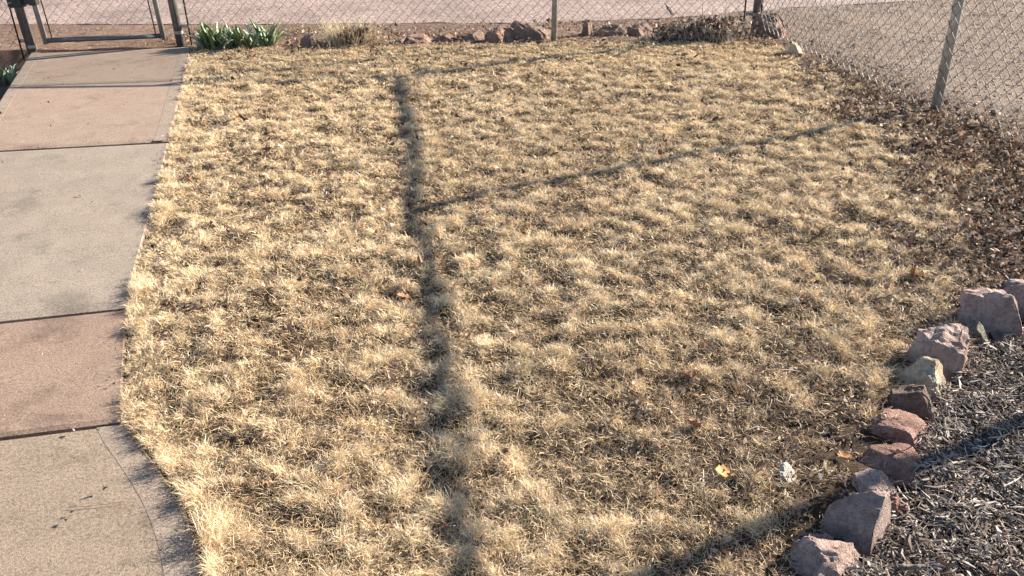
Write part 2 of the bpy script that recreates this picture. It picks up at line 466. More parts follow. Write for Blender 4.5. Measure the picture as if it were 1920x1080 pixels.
def slab(k, dz):
    (k0, R0, L0), (k1, R1, L1) = J[k], J[k + 1]
    right = dens[k0:k1 + 1].copy()
    if len(right) > 40: right = right[np.linspace(0, len(right) - 1, 40).astype(int)]
    n = len(right)
    left = L0 + (L1 - L0) * np.linspace(0, 1, n)[:, None]
    gap = .008 if k else .005
    # shrink by the joint gap along the walk
    def shr(line):
        line = line.copy(); d0 = line[1] - line[0]; d0 /= np.linalg.norm(d0); d1 = line[-1] - line[-2]; d1 /= np.linalg.norm(d1)
        line[0] += d0 * gap; line[-1] -= d1 * gap; return line
    right, left = shr(right), shr(left)
    # cross-section columns: left edge .. right edge, with a rounded arris
    cols = 26
    ws = np.r_[0, np.linspace(.008, .992, cols - 2), 1]
    verts = []; faces = []
    for i in range(n):
        for j, w in enumerate(ws):
            p = left[i] * (1 - w) + right[i] * w
            z = dz
            if j in (0, cols - 1) or i in (0, n - 1): z = dz - .006
            verts.append((p[0], p[1], z + hf(p[1])))
    for i in range(n - 1):
        for j in range(cols - 1):
            a = i * cols + j
            faces.append((a, a + cols, a + cols + 1, a + 1))
    ring = [i for i in range(cols)] + [i * cols + cols - 1 for i in range(1, n)] + [(n - 1) * cols + j for j in range(cols - 2, -1, -1)] + [i * cols for i in range(n - 2, 0, -1)]
    base = len(verts)
    for i in ring: verts.append((verts[i][0], verts[i][1], dz - .16 + hf(verts[i][1])))
    m = len(ring)
    for q in range(m):
        a, b = ring[q], ring[(q + 1) % m]
        faces.append((a, b, base + (q + 1) % m, base + q))
    bm = bmesh.new(); vs = [bm.verts.new(v) for v in verts]
    for f in faces: bm.faces.new([vs[i] for i in f])
    bmesh.ops.recalc_face_normals(bm, faces=bm.faces)
    o = bm_obj('slab', bm, M_C[k], walk, False)
    # trowelled margin along both long edges
    for side, (ed, op, W_) in enumerate(((right, left, .07), (left, right, .07))):
        if k in (2, 3): continue
        bm = bmesh.new(); prev = None
        for i in range(n):
            v = op[i] - ed[i]; v = v / np.linalg.norm(v)
            row = [bm.verts.new((*(ed[i] + v * o_), dz + z_ + hf(ed[i][1]))) for o_, z_ in ((.012, .0008), (W_, .0009), (W_ + .0016, .0008), (W_ + .0023, .0003))]
            if prev:
                for q in range(3): bm.faces.new((prev[q], prev[q + 1], row[q + 1], row[q]))
            prev = row
        bmesh.ops.recalc_face_normals(bm, faces=bm.faces)
        mo = bm_obj('margin', bm, M_BAND, o, False)
    return o
for k, dz in enumerate((.008, .008, .005, .001, -.002)): slab(k, dz)

# ------------------------------------------------------------ grass blades
def blades(P, az, tilt0, tilt1, L, w, c):
    """curved tapering blades; tilt measured from vertical at the base and at the tip"""
    N = len(P)
    h = np.stack([np.cos(az), np.sin(az), np.zeros(N)], -1)
    z = np.array([0, 0, 1.0])
    tm = (tilt0 + tilt1) / 2
    d0 = h * np.sin(tilt0 * .6 + tm * .4)[:, None] + z * np.cos(tilt0 * .6 + tm * .4)[:, None]
    az2 = az + rng.normal(0, .45, N)
    h2 = np.stack([np.cos(az2), np.sin(az2), np.zeros(N)], -1)
    d1 = h2 * np.sin(tilt1)[:, None] + z * np.cos(tilt1)[:, None]
    mid = P + d0 * (L * .5)[:, None]; tip = mid + d1 * (L * .5)[:, None]
    ra = az + math.pi / 2 + rng.normal(0, .7, N)
    s = np.stack([np.cos(ra), np.sin(ra), rng.normal(0, .35, N)], -1) * (w * .5)[:, None]
    V = np.stack([P - s, P + s, mid - s * .85, mid + s * .85, tip], 1)
    b = (np.arange(N) * 5)[:, None]
    F = np.concatenate([b + [0, 1, 3], b + [0, 3, 2], b + [2, 3, 4]], 1).reshape(-1, 3)
    return V.reshape(-1, 3), F, np.repeat(c, 5, 0)

PAL = np.array([[.82, .65, .42], [.90, .74, .52], [.71, .53, .33], [.72, .60, .42], [.52, .37, .24], [.27, .18, .12], [.94, .83, .66], [.76, .53, .26]])
PAL = PAL * [.98, .965, .935]
def straw(n, wts):
    wts = np.array(wts, float); wts /= wts.sum()
    c = PAL[rng.choice(len(PAL), n, p=wts)]
    return np.clip(c * rng.normal(1, .14, (n, 1)), .02, .95)

def lawn():
    ppx, ppy, pz = to_px(TX, TY)
    near = np.clip(2.6 / pz, .55, 1.85)
    cnt = (TS ** 1.2 * 145 * near).astype(int) + 4
    ti = np.repeat(np.arange(len(TX)), cnt); N = len(ti)
    rad = np.abs(rng.normal(0, 1, N)) * .019 * TS[ti] ** .5
    th = rng.random(N) * 2 * math.pi
    x = TX[ti] + rad * np.cos(th); y = TY[ti] + rad * np.sin(th)
    k = (sdist(walk_poly, x, y) < -.003); ti, rad, th, x, y = ti[k], rad[k], th[k], x[k], y[k]; N = len(ti)
    # wisps: neighbouring blades share a lean that swirls slowly over the lawn
    sw = 9 * fbm(x, y, .11, 160, 2) + 5 * fbm(x, y, .6, 170, 2)
    vx = .35 * np.cos(th) * rad / .03 + .50 * np.cos(sw) + rng.normal(0, .5, N)
    vy = .35 * np.sin(th) * rad / .03 + .50 * np.sin(sw) + rng.normal(0, .5, N)
    az = np.arctan2(vy, vx); mag = np.hypot(vx, vy)
    t0 = np.clip(.45 + .42 * mag + rng.normal(0, .22, N), 0, 1.5)
    t1 = np.clip(t0 + .2 + rng.random(N) * 1.5, .2, 2.6)
    L = (.012 + .023 * rng.random(N) ** 1.5) * (.6 + .4 * TS[ti])
    z = ground_h(x, y) - .002 + .014 * TS[ti] * rng.random(N)
    w = (.00062 + .0006 * rng.random(N)) * np.clip(pz[ti] / 2.2, .8, 2.8)
    brown = np.clip(.12 + .45 * (1 - TA[ti]) + 1.0 * (fbm(x, y, .4, 70) - .5) + .12 * sstep(560, 900, ppy[ti]) * sstep(900, 1300, ppx[ti]) - .15 * (1 - sstep(300, 800, ppy[ti])), 0, 1)
    A = straw(N, [5, 6, 3, 3, 1.2, .4, 4.5, .6]); B = straw(N, [3, 1, 4, .6, 5, 4, .4, 2])
    c = np.where((rng.random(N) < brown)[:, None], B, A)
    c *= (1 + rng.normal(0, .10, len(TX)))[ti][:, None]
    parts = [blades(np.stack([x, y, z], -1), az, t0, t1, L, w, c)]
    # flat matted thatch between the tufts
    M = 380000
    gx = rng.uniform(-2.7, 3.0, M * 2); gy = .95 + 5.9 * rng.random(M * 2) ** 1.6
    qx, qy, qz = to_px(gx, gy)
    a = lawn_amount(gx, gy)
    k = (qx > -80) & (qx < 2000) & (qy < 1180) & (rng.random(M * 2) < a + .12 * inside(yard_poly, gx, gy) * ~inside(mulch_poly, gx, gy)) & (sdist(walk_poly, gx, gy) < -.004)
    gx, gy, qz, qy, qx = gx[k][:M], gy[k][:M], qz[k][:M], qy[k][:M], qx[k][:M]; N = len(gx)
    az = rng.random(N) * 2 * math.pi
    t0 = rng.uniform(.9, 1.45, N); t1 = t0 + rng.uniform(-.1, .5, N)
    z = ground_h(gx, gy) + .002 + .008 * rng.random(N)
    c = straw(N, [2.5, 1.5, 3.5, 1.5, 4, 3.5, .6, 1.5]) * .9
    top = 1 - sstep(95, 140, qy)
    c = np.where((rng.random(N) < top)[:, None], straw(N, [4, 3, 3, 1, 1, .5, 1, 5]), c)
    parts.append(blades(np.stack([gx, gy, z], -1), az, t0, t1, .012 + .022 * rng.random(N), (.0009 + .0008 * rng.random(N)) * np.clip(qz / 2.2, .85, 2.6), c))
    V, F, CC = [], [], []; o = 0
    for v, f, c in parts: V.append(v); F.append(f + o); CC.append(c); o += len(v)
    print('blades', o // 5)
    return mesh_np('lawn_grass', np.vstack(V), np.vstack(F), M_STRAW, np.vstack(CC))
tag(lawn(), 'dry straw coloured tufted lawn grass covering the yard', 'grass', kind='stuff')

ROCKS = [(1876, 528, 1985, 612), (1806, 546, 1912, 634), (1812, 614, 1850, 654), (1706, 612, 1812, 716), (1684, 674, 1778, 764), (1672, 726, 1752, 800), (1630, 776, 1746, 860), (1616, 840, 1736, 916), (1600, 886, 1676, 950), (1650, 930, 1682, 980), (1680, 948, 1702, 980), (1546, 926, 1664, 1048), (1512, 1004, 1560, 1046), (1488, 1012, 1606, 1120), (562, 62, 604, 92), (613, 64, 634, 86), (738, 66, 766, 82), (762, 62, 816, 84), (812, 62, 856, 79), (856, 54, 914, 78), (908, 48, 968, 80), (954, 38, 1044, 78), (1090, 36, 1112, 68), (1112, 44, 1182, 68), (1172, 40, 1226, 68), (1412, 22, 1474, 72), (1452, 50, 1474, 72), (1474, 78, 1506, 104), (1380, 52, 1404, 72), (1458, 862, 1494, 906)]
def on_rock(x, y):
    r = np.zeros(np.shape(x), bool)
    for a, b, c, d in ROCKS:
        p = G((a + c) / 2, d); R_ = (c - a) / 2 / ppm(p)
        r |= np.hypot(x - p[0], (y - p[1] - R_ * .7) / .9) < R_ * .86
    return r
# ------------------------------------------------------------ leaf litter
LEAFC = np.array([[.21, .14, .10], [.31, .215, .15], [.44, .33, .24], [.11, .075, .055], [.50, .40, .30], [.28, .14, .085], [.60, .51, .42]])
def crumpled(P, size, c, up=.5):
    """curled leaf fragments: a 3 x 3 patch of vertices bent and twisted"""
    N = len(P)
    u = np.array([-1, 0, 1, -1, 0, 1, -1, 0, 1.]); v = np.array([-1, -1, -1, 0, 0, 0, 1, 1, 1.])
    sh = np.array([.35, .75, .25, .9, 1, .85, .45, .9, .5])
    uu = u * .5 * (sh[None] * (1 + rng.normal(0, .18, (N, 9)))); vv = v * .62 * (1 + rng.normal(0, .15, (N, 9)))
    cu = rng.normal(0, 1.0, (N, 1)); cv = rng.normal(.1, .7, (N, 1))
    ww = cu * uu ** 2 * 1.6 + cv * vv ** 2 * 1.4 + rng.normal(0, .07, (N, 9))
    L = np.stack([uu, vv, ww], -1) * size[:, None, None]
    az = rng.random(N) * 2 * math.pi; ti = rng.normal(0, up, N); ro = rng.normal(0, up, N)
    ca, sa, ct, st, cr, sr = np.cos(az), np.sin(az), np.cos(ti), np.sin(ti), np.cos(ro), np.sin(ro)
    y1 = L[..., 1] * ct[:, None] - L[..., 2] * st[:, None]; z1 = L[..., 1] * st[:, None] + L[..., 2] * ct[:, None]
    x2 = L[..., 0] * cr[:, None] + z1 * sr[:, None]; z2 = -L[..., 0] * sr[:, None] + z1 * cr[:, None]
    x3 = x2 * ca[:, None] - y1 * sa[:, None]; y3 = x2 * sa[:, None] + y1 * ca[:, None]
    V = np.stack([x3, y3, z2], -1)
    V[..., 2] -= np.minimum(V[..., 2].min(1), 0)[:, None] * .7
    V = V + P[:, None]
    q = np.array([[0, 1, 4, 3], [1, 2, 5, 4], [3, 4, 7, 6], [4, 5, 8, 7]])
    F = ((np.arange(N) * 9)[:, None, None] + q[None]).reshape(-1, 4)
    return V.reshape(-1, 3), F, np.repeat(c, 9, 0)
def leafcol(n, w):
    w = np.array(w, float); w /= w.sum()
    return np.clip(LEAFC[rng.choice(len(LEAFC), n, p=w)] * rng.normal(1, .2, (n, 1)), .02, .9)
def leaf_litter():
    parts = []
    M = 230000
    x = rng.uniform(-2.6, 3.6, M); y = .9 + 6.4 * rng.random(M) ** 1.3
    px, py, pz = to_px(x, y)
    yd = inside(yard_poly, x, y); mu = inside(mulch_poly, x, y); df = dist(fence_line, x, y)
    la = lawn_amount(x, y)
    d = np.where(yd & ~mu, (1 - la) ** 1.7 * (.85 - .4 * (y < 2.2)) + .03 * (fbm(x, y, .2, 54) > .5) + .003, 0)
    d = np.where(yd & ~mu & (la > .8), .05 * (fbm(x, y, .2, 54) > .5) + .010 + (.9 * sstep(600, 850, py) * sstep(1050, 1350, px) + .35 * sstep(300, 600, py) * sstep(1400, 1650, px)) * sstep(.38, .55, fbm(x, y, .25, 66)), d)
    d = np.where(~yd & (x > 1.2), .35 * np.exp(-(df / .22) ** 2), d)
    d = np.where(mu, .03, d)
    back = (y > 6.3) & (y < 7.2) & (x < 2.2) & (x > -4)
    d = np.where(back, .06 + .16 * (fbm(x, y, .3, 12) > .55), d)
    k = (rng.random(M) < d) & (px > -60) & (px < 1990) & (py < 1150) & (sdist(walk_poly, x, y) < -.01) & ~on_rock(x, y)
    k &= (rng.random(M) < .35 + .65 * sstep(120, 330, py)) | (px < 1400)
    x, y, pz, la = x[k], y[k], pz[k], la[k]; N = len(x); print('leaves', N)
    P = np.stack([x, y, ground_h(x, y) + .002 + .022 * rng.random(N)], -1)
    size = (.006 + .014 * rng.random(N) ** 2.6) * np.clip(pz / 2.6, .75, 1.5)
    return crumpled(P, size, leafcol(N, [4.5, 4.5, 3.5, 4.5, 1.8, 1.2, .5]), .6)
v, f, c = leaf_litter()
tag(mesh_np('leaf_litter', v, f, M_LEAF, c), 'brown crumpled leaf litter along the right fence and in the lawn', 'leaf litter', kind='stuff')

# ------------------------------------------------------------ slivers: mulch, twiggy debris
def slivers(P, az, tilt, L, w, t, c):
    N = len(P)
    d = np.stack([np.cos(az) * np.cos(tilt), np.sin(az) * np.cos(tilt), np.sin(tilt)], -1)
    s = np.stack([-np.sin(az), np.cos(az), rng.normal(0, .4, N)], -1); s /= np.linalg.norm(s, axis=1)[:, None]
    n_ = np.cross(d, s)
    bend = n_ * (rng.normal(0, .08, N) * L)[:, None] + s * (rng.normal(0, .08, N) * L)[:, None]
    V = []
    for q, (tt, ww) in enumerate(((-.5, .45), (0, 1.0), (.5, .35))):
        cen = P + d * (L * tt)[:, None] + (bend if q == 1 else 0)
        for a, b in ((-1, -1), (1, -1), (1, 1), (-1, 1)):
            V.append(cen + s * (a * w * .5 * ww)[:, None] + n_ * (b * t * .5 * ww)[:, None])
    V = np.stack(V, 1)
    q = []
    for r in (0, 4):
        for k in range(4): q.append((r + k, r + (k + 1) % 4, r + 4 + (k + 1) % 4, r + 4 + k))
    q.append((3, 2, 1, 0)); q.append((8, 9, 10, 11)); q = np.array(q)
    F = ((np.arange(N) * 12)[:, None, None] + q[None]).reshape(-1, 4)
    return V.reshape(-1, 3), F, np.repeat(c, 12, 0)
CHIPC = np.array([[.29, .245, .21], [.45, .39, .335], [.14, .11, .09], [.07, .053, .043], [.62, .55, .47], [.24, .16, .125]])
def mulch():
    M = 190000
    x = rng.uniform(.3, 2.2, M); y = rng.uniform(.95, 2.6, M)
    px, py, pz = to_px(x, y)
    k = inside(mulch_poly, x, y) & (px < 2060) & (py < 1200)
    e = dist(border_line, x, y)
    out = (~inside(mulch_poly, x, y)) & (e < .045) & (rng.random(M) < .2) & (px < 2060) & (py < 1200)
    k = (k | out)
    k &= ~on_rock(x, y)
    x, y = x[k][:60000], y[k][:60000]; N = len(x); print('chips', N)
    P = np.stack([x, y, ground_h(x, y) + .003 + .026 * rng.random(N) ** 1.4], -1)
    c = CHIPC[rng.choice(6, N, p=[.26, .15, .24, .22, .05, .08])] * rng.normal(1, .22, (N, 1))
    L = .007 + .040 * rng.random(N) ** 2.6; w = .0012 + .0055 * rng.random(N) ** 3
    return slivers(P, rng.random(N) * 6.283, rng.normal(0, .20, N), L, w, w * rng.uniform(.25, .6, N), np.clip(c, .02, .9))
v, f, c = mulch()
tag(mesh_np('wood_mulch', v, f, M_CHIP, c), 'grey brown shredded wood mulch beyond the rock edging', 'mulch', kind='stuff')
def debris():
    M = 90000
    x = rng.uniform(-4.2, 5.0, M); y = rng.uniform(1.4, 8.2, M)
    px, py, pz = to_px(x, y)
    yd = inside(yard_poly, x, y); mu = inside(mulch_poly, x, y); la = lawn_amount(x, y); df = dist(fence_line, x, y)
    d = np.where(yd & ~mu, (1 - la) * .9 + .006, 0)
    d = np.where(~yd & (x > 1), .10 + .25 * np.exp(-(df / .3) ** 2) + .25 * (fbm(x, y, .5, 8) > .6), d)
    d = np.where(~yd & (y > 6.2) & (y < 7.4) & (x <= 1.6), .14, d)
    d = np.where(inside([tuple(p) for p in edge_pts] + [(60, 90), (-60, 90)], x, y), .004, d)
    left = (~yd) & (x < -1) & (y < gl[1])
    d = np.where(left & (sdist(walk_poly, x, y) < -.02), .18, d)
    k = (rng.random(M) < d) & (px > -40) & (px < 1960) & (py < 1120) & (py > -30) & (sdist(walk_poly, x, y) < -.02) & ~on_rock(x, y)
    x, y = x[k], y[k]; N = len(x); print('debris', N)
    P = np.stack([x, y, ground_h(x, y) + .003 + .006 * rng.random(N)], -1)
    c = CHIPC[rng.choice(6, N, p=[.2, .10, .28, .24, .04, .14])] * rng.normal(1, .2, (N, 1))
    L = .015 + .06 * rng.random(N) ** 2.5
    return slivers(P, rng.random(N) * 6.283, rng.normal(0, .12, N), L, .0018 + .003 * rng.random(N) ** 2, np.full(N, .002), np.clip(c, .02, .9))
v, f, c = debris()
tag(mesh_np('twig_debris', v, f, M_CHIP, c), 'scattered bits of twig and dead stem on the bare soil', 'debris', kind='stuff')

# ------------------------------------------------------------ gravel
def gravel_stones():
    M = 130000
    x = rng.uniform(-4.6, 6.0, M); y = rng.uniform(2.5, 10.2, M)
    px, py, pz = to_px(x, y)
    yd = inside(yard_poly, x, y)
    rd = inside([tuple(p) for p in edge_pts] + [(60, 90), (-60, 90)], x, y)
    d = np.where(~yd & (x > 1.3), (.30 + .4 * (fbm(x, y, .6, 9) > .52)) * sstep(1.5, 2.1, x) + .1, 0)
    d = np.where(~yd & (y > 6.2) & (x < 1.6), .10, d)
    d = np.where(rd, .05, d)
    k = (rng.random(M) < d) & (px > -30) & (px < 1960) & (py > -30) & (sdist(walk_poly, x, y) < -.03)
    x, y, rd = x[k], y[k], rd[k]; N = len(x); print('stones', N)
    r = .003 + .008 * rng.random(N) ** 3.0
    U = np.array([[0, 0, 1], [1, 0, 0], [.3, .95, 0], [-.8, .6, 0], [-.8, -.6, 0], [.3, -.95, 0], [0, 0, -1.]])
    V = U[None] * r[:, None, None] * rng.uniform(.65, 1.3, (N, 7, 1))
    a = rng.random(N) * 6.283; ca, sa = np.cos(a)[:, None], np.sin(a)[:, None]
    V = np.stack([V[..., 0] * ca - V[..., 1] * sa, (V[..., 0] * sa + V[..., 1] * ca) * .85, V[..., 2] * .6], -1)
    z = np.where(rd, hf(y), ground_h(x, y)) + r * .15
    V += np.stack([x, y, z], -1)[:, None]
    F = []
    for k_ in range(5):
        F.append((0, 1 + k_, 1 + (k_ + 1) % 5)); F.append((6, 1 + (k_ + 1) % 5, 1 + k_))
    F = ((np.arange(N) * 7)[:, None, None] + np.array(F)[None]).reshape(-1, 3)
    base = np.array([[.42, .34, .30], [.34, .27, .24], [.18, .135, .12], [.55, .48, .43], [.38, .27, .225]])
    c = base[rng.choice(5, N, p=[.3, .28, .2, .12, .1])] * rng.normal(1, .14, (N, 1))
    return V.reshape(-1, 3), F, np.repeat(c, 7, 0)
v, f, c = gravel_stones()
tag(mesh_np('gravel', v, f, M_PEB, c), 'loose tan and grey gravel outside the fence', 'gravel', kind='stuff')

# ------------------------------------------------------------ rocks
def rock(px0, py0, px1, py1, label, mat, seed, depth=.8, hk=1.0, planes=(), ncut=9, yaw=None, name='rock', group=None, rough=.085, sink=.18):
    """an angular stone filling a pixel box of the photo, standing on the ground"""
    r_ = np.random.default_rng(seed)
    if seed < 30: px0, px1, py0 = px0 - 8, px1 + 7, py0 - 6
    b = G((px0 + px1) / 2, py1)
    s = ppm(b); w = (px1 - px0) / s
    dep = math.asin(min(.99, CAMH / np.linalg.norm(b - [0, 0, CAMH])))
    dd = w * depth
    H = ((py1 - py0) / s - dd * math.sin(dep) * .9) / math.cos(dep)
    H = max(H, w * .30) * hk
    b = G((px0 + px1) / 2, py1)
    bm = bmesh.new(); bmesh.ops.create_icosphere(bm, subdivisions=5, radius=1)
    V = np.array([v.co[:] for v in bm.verts])
    V = V * .5 + .5 * V / np.abs(V).max(1)[:, None] * .95
    V *= 1.12
    cuts = list(planes) + [(r_.normal(0, .25), r_.normal(-.1, .2), 1, .62), (.74, -.42 + r_.normal(0, .10), .53 + r_.normal(0, .10), .50)]
    for _ in range(ncut):
        n_ = r_.normal(0, 1, 3); n_[2] = abs(n_[2]) * (1.6 if _ % 3 == 0 else .35); n_ /= np.linalg.norm(n_); cuts.append((*n_, r_.uniform(.74, .98)))
    for nx, ny, nz, d in cuts:
        n_ = np.array([nx, ny, nz], float); n_ /= np.linalg.norm(n_)
        e = V @ n_ - d; V -= np.where(e > 0, e * .96, 0)[:, None] * n_
    # box it, then displace
    V[:, 0] /= max(V[:, 0].max(), -V[:, 0].min()); V[:, 1] /= max(V[:, 1].max(), -V[:, 1].min()); V[:, 2] /= V[:, 2].max()
    nn = V / (np.linalg.norm(V, axis=1)[:, None] + 1e-9)
    def n3(sc, sd_):
        return (fbm(V[:, 0] + V[:, 2] * .7, V[:, 1] - V[:, 2] * .5, sc, sd_, 3) + fbm(V[:, 2] * 1.1 + V[:, 0] * .2, V[:, 0] * .6 + V[:, 1], sc, sd_ + 5, 3)) - 1
    V = V + nn * (n3(.7, seed + 100) * rough * 2.2 + n3(.22, seed + 200) * rough * 1.3 + n3(.07, seed + 300) * rough * .9)[:, None]
    V[:, 2] = np.where(V[:, 2] < 0, V[:, 2] * .5, V[:, 2])
    top = H / (1 - sink) if sink < .9 else H
    V = V * [w / 2, dd / 2, top]
    V[:, 2] -= top * sink * .6
    loc = np.array([b[0], b[1] + dd * .5, 0.0])
    for _ in range(5):                       # size it so that it fills its outline in the photo
        loc[2] = float(ground_h(loc[:1], loc[1:2])[0])
        W_ = V + loc; vis = W_[:, 2] > ground_h(W_[:, 0], W_[:, 1])
        ax, ay, _z = to_px(W_[vis, 0], W_[vis, 1], W_[vis, 2] - hf(W_[vis, 1]))
        kx = (px1 - px0) / (ax.max() - ax.min()); ky = (py1 - py0) / (ay.max() - ay.min())
        kx, ky = float(np.clip(kx, .6, 1.6)), float(np.clip(ky, .6, 1.6))
        V = V * [kx, kx, 1] if _ == 0 else V * [kx, 1 + (kx - 1) * .5, 1 + (ky - 1) * 1.2]
        s_ = ppm(W_.mean(0))
        loc[0] += ((px0 + px1) / 2 - (ax.max() + ax.min()) / 2) / s_
        loc[1] += -((py1 + 0) - ay.max()) / s_ / max(.3, math.sin(dep))
    for v, q in zip(bm.verts, V): v.co = q
    o = bm_obj(name, bm, mat, None, True)
    me = o.data
    me.set_sharp_from_angle(angle=math.radians(24)) if hasattr(me, 'set_sharp_from_angle') else None
    o.location = loc
    tag(o, label, 'rock', group)
    return o
RP = mat_rock('pink_sandstone', (.38, .255, .225), (.60, .44, .39), (.76, .63, .57), 1)
RR = mat_rock('red_sandstone', (.26, .145, .12), (.43, .26, .215), (.60, .41, .35), 2)
RV = mat_rock('purple_rhyolite', (.32, .23, .215), (.50, .38, .35), (.64, .51, .47), 3)
RC = mat_rock('cream_limestone', (.56, .42, .29), (.74, .60, .44), (.86, .76, .61), 4)
RG = mat_rock('greenish_granite', (.20, .19, .15), (.32, .31, .25), (.42, .40, .34), 5)
RW = mat_rock('red_brown_stone', (.24, .14, .11), (.40, .25, .20), (.54, .38, .32), 8)
RB = mat_rock('brown_stone', (.16, .11, .09), (.30, .21, .17), (.44, .33, .28), 6)
GB = 'rocks edging the mulch bed'
# (the first planes shape the faces the photo shows: dark face to the camera and left, lit face to the right)
rock(1876, 528, 1985, 612, 'large purple rock cut off by the right edge, farthest of the mulch bed edging', RV, 11, .8, .9, [(-.7, -.6, .5, .5)], group=GB)
rock(1796, 544, 1914, 640, 'grey rock with a bright top ridge beside the large purple rock at the right edge', RP, 12, .75, 1.0, [(-.45, -.75, .55, .42), (.8, .1, .6, .5)], group=GB)
rock(1806, 606, 1858, 662, 'small round greenish grey stone below the bright ridged grey rock', RG, 13, .9, .9, group=GB)
rock(1706, 612, 1812, 716, 'rough pink rock with a blue grey shaded notch above the cream stone', RP, 14, .9, .85, [(-.2, -.9, .35, .45), (.9, -.3, .3, .6)], rough=.09, group=GB)
rock(1684, 674, 1778, 764, 'pale cream elongated stone, the lightest of the edging rocks', RC, 15, .75, .95, [(-.75, -.4, .5, .45), (.3, -.8, .5, .55)], group=GB)
rock(1672, 726, 1752, 800, 'dark purple brown rock crossed by a thin dead vine below the cream stone', RB, 16, .8, .9, [(-.3, -.9, .3, .5)], group=GB)
rock(1630, 776, 1746, 860, 'big reddish rock with a pitted right side above two more red rocks', RR, 17, .75, 1.1, [(-.55, -.75, .25, .45), (.8, -.45, .35, .55)], rough=.07, group=GB)
rock(1616, 840, 1736, 916, 'low dark red slanted rock below the big reddish rock', RR, 18, .7, 1.0, [(-.4, -.6, .7, .5)], rough=.08, group=GB)
rock(1600, 886, 1676, 950, 'rounded pink knobbly rock touching the big purple grey rock', RP, 19, .8, 1.0, [], rough=.08, group=GB)
rock(1650, 930, 1682, 980, 'narrow rusty stone squeezed behind the big purple grey rock', RR, 20, .9, 1.0, group=GB)
rock(1680, 948, 1702, 980, 'tiny brick red stone lying on the mulch', RR, 21, .9, .8, group=GB)
rock(1546, 926, 1664, 1048, 'big purple grey rock with a smooth shaded face and a sunlit right face', RV, 22, .72, 1.15, [(-.62, -.66, .42, .40), (.80, -.56, .22, .12)], ncut=7, rough=.055, group=GB)
rock(1512, 1004, 1560, 1046, 'small shaded rock peeking out left of the nearest pink rock', RV, 23, .9, .9, group=GB)
rock(1488, 1012, 1606, 1120, 'nearest pink rock with a pointed top at the bottom of the photo', RP, 24, .85, 1.05, [(.2, -.8, .55, .5), (-.7, -.3, .6, .55)], group=GB)
GBk = 'rocks along the back fence'
rock(562, 62, 604, 92, 'small dark rock left of the dry bunch grass by the back fence', RB, 31, .8, .9, group=GBk)
rock(613, 64, 634, 86, 'small upright blue grey stone at the foot of the dry bunch grass', RV, 32, .7, 1.2, group=GBk)
rock(738, 66, 766, 82, 'small dark rock between the dry bunch grass and the flat pink rock', RB, 33, .8, .9, group=GBk)
rock(762, 62, 816, 84, 'flat pink rock lying in the back row', RW, 34, .8, .8, group=GBk)
rock(812, 62, 856, 79, 'dark block shaped rock right of the flat pink rock', RB, 35, .6, 1.1, [(-.1, -1, .1, .5)], group=GBk)
rock(856, 54, 914, 78, 'brown triangular rock in the middle of the back row', RB, 36, .7, 1.2, [(-.3, -.9, .4, .5)], group=GBk)
rock(908, 48, 968, 80, 'pink speckled rock right of the brown triangular rock', RW, 37, .8, 1.1, group=GBk)
rock(954, 38, 1044, 78, 'largest brown rock of the back row, left of the grey line post', RB, 38, .75, 1.2, [(-.45, -.85, .3, .4), (.3, -.2, .9, .5)], group=GBk)
rock(1090, 36, 1112, 68, 'narrow upright stone right of the grey line post', RB, 39, .8, 1.3, [(-.8, -.5, .2, .4)], group=GBk)
rock(1112, 44, 1182, 68, 'long low dark rock right of the narrow upright stone', RB, 40, .45, 1.2, [(0, -1, .15, .5)], group=GBk)
rock(1172, 40, 1226, 68, 'small pinkish rock at the left end of the dead brush', RB, 41, .8, .9, group=GBk)
rock(1412, 22, 1474, 72, 'rounded brown rock behind the fence corner post', RB, 42, .8, 1.2, group=GBk)
rock(1452, 50, 1474, 72, 'small reddish stone leaning on the rounded brown rock', RR, 43, .8, .9, group=GBk)
rock(1474, 78, 1506, 104, 'pale grey stone on the lawn corner near the corner post', RC, 44, .8, .8, group=GBk)
rock(1380, 52, 1404, 72, 'dark angular stone left of the corner post base', RB, 45, .8, .9, group=GBk)

# ------------------------------------------------------------ chain link fences
FH = 1.22
def xyz(p, z=0.0): return np.array([p[0], p[1], z + hf(p[1])])
def post(name, p, r, h, mat, parent, lean=(0, 0), z0=-.15):
    base = xyz(p, z0); top = xyz(p, h) + [lean[0] * h, lean[1] * h, 0]
    pts = [base, base + (top - base) * .5, top]
    o = tubes_obj(name, [tube(pts, r, 16)], mat, parent)
    cap = tubes_obj('post_cap', [tube([top + [0, 0, -.005], top + [0, 0, .012], top + [0, 0, .026], top + [0, 0, .034]], [r * 1.14, r * 1.14, r * .8, r * .25], 14)], M_POST, o)
    return o
def chain_mesh(name, a, b, z0, z1, parent, off=.0, a_top=None, b_top=None):
    """interwoven diamond wire between two ground points"""
    a = np.array(a, float); b = np.array(b, float)
    L = np.linalg.norm(b - a); u = (b - a) / L; nrm = np.array([-u[1], u[0]])
    pitch = .0359; n = int(L / pitch)
    pitch = L / n; hz = .036
    rows = int((z1 - z0) / hz)
    r = .0022
    Vs, Fs = [], []; o_ = 0
    for i in range(n):
        zz = z0 + np.arange(rows + 1) * hz
        s = (i + (np.arange(rows + 1) + i) % 2) * pitch
        s = np.clip(s, 0, L)
        w = np.where((np.arange(rows + 1) + i) % 2 == 0, -1, 1) * .0020
        bow = .006 * np.sin(s * 3.1 + zz * 4) 
        P = np.stack([a[0] + u[0] * s + nrm[0] * (w + off + bow), a[1] + u[1] * s + nrm[1] * (w + off + bow), zz + .004 * np.sin(s * 5.0)], -1)
        V, q = tube(P, r, 4, False)
        Vs.append(V); Fs.append(np.array(q) + o_); o_ += len(V)
    return mesh_np(name, np.vstack(Vs), np.vstack(Fs), M_WIRE, None, True, parent)
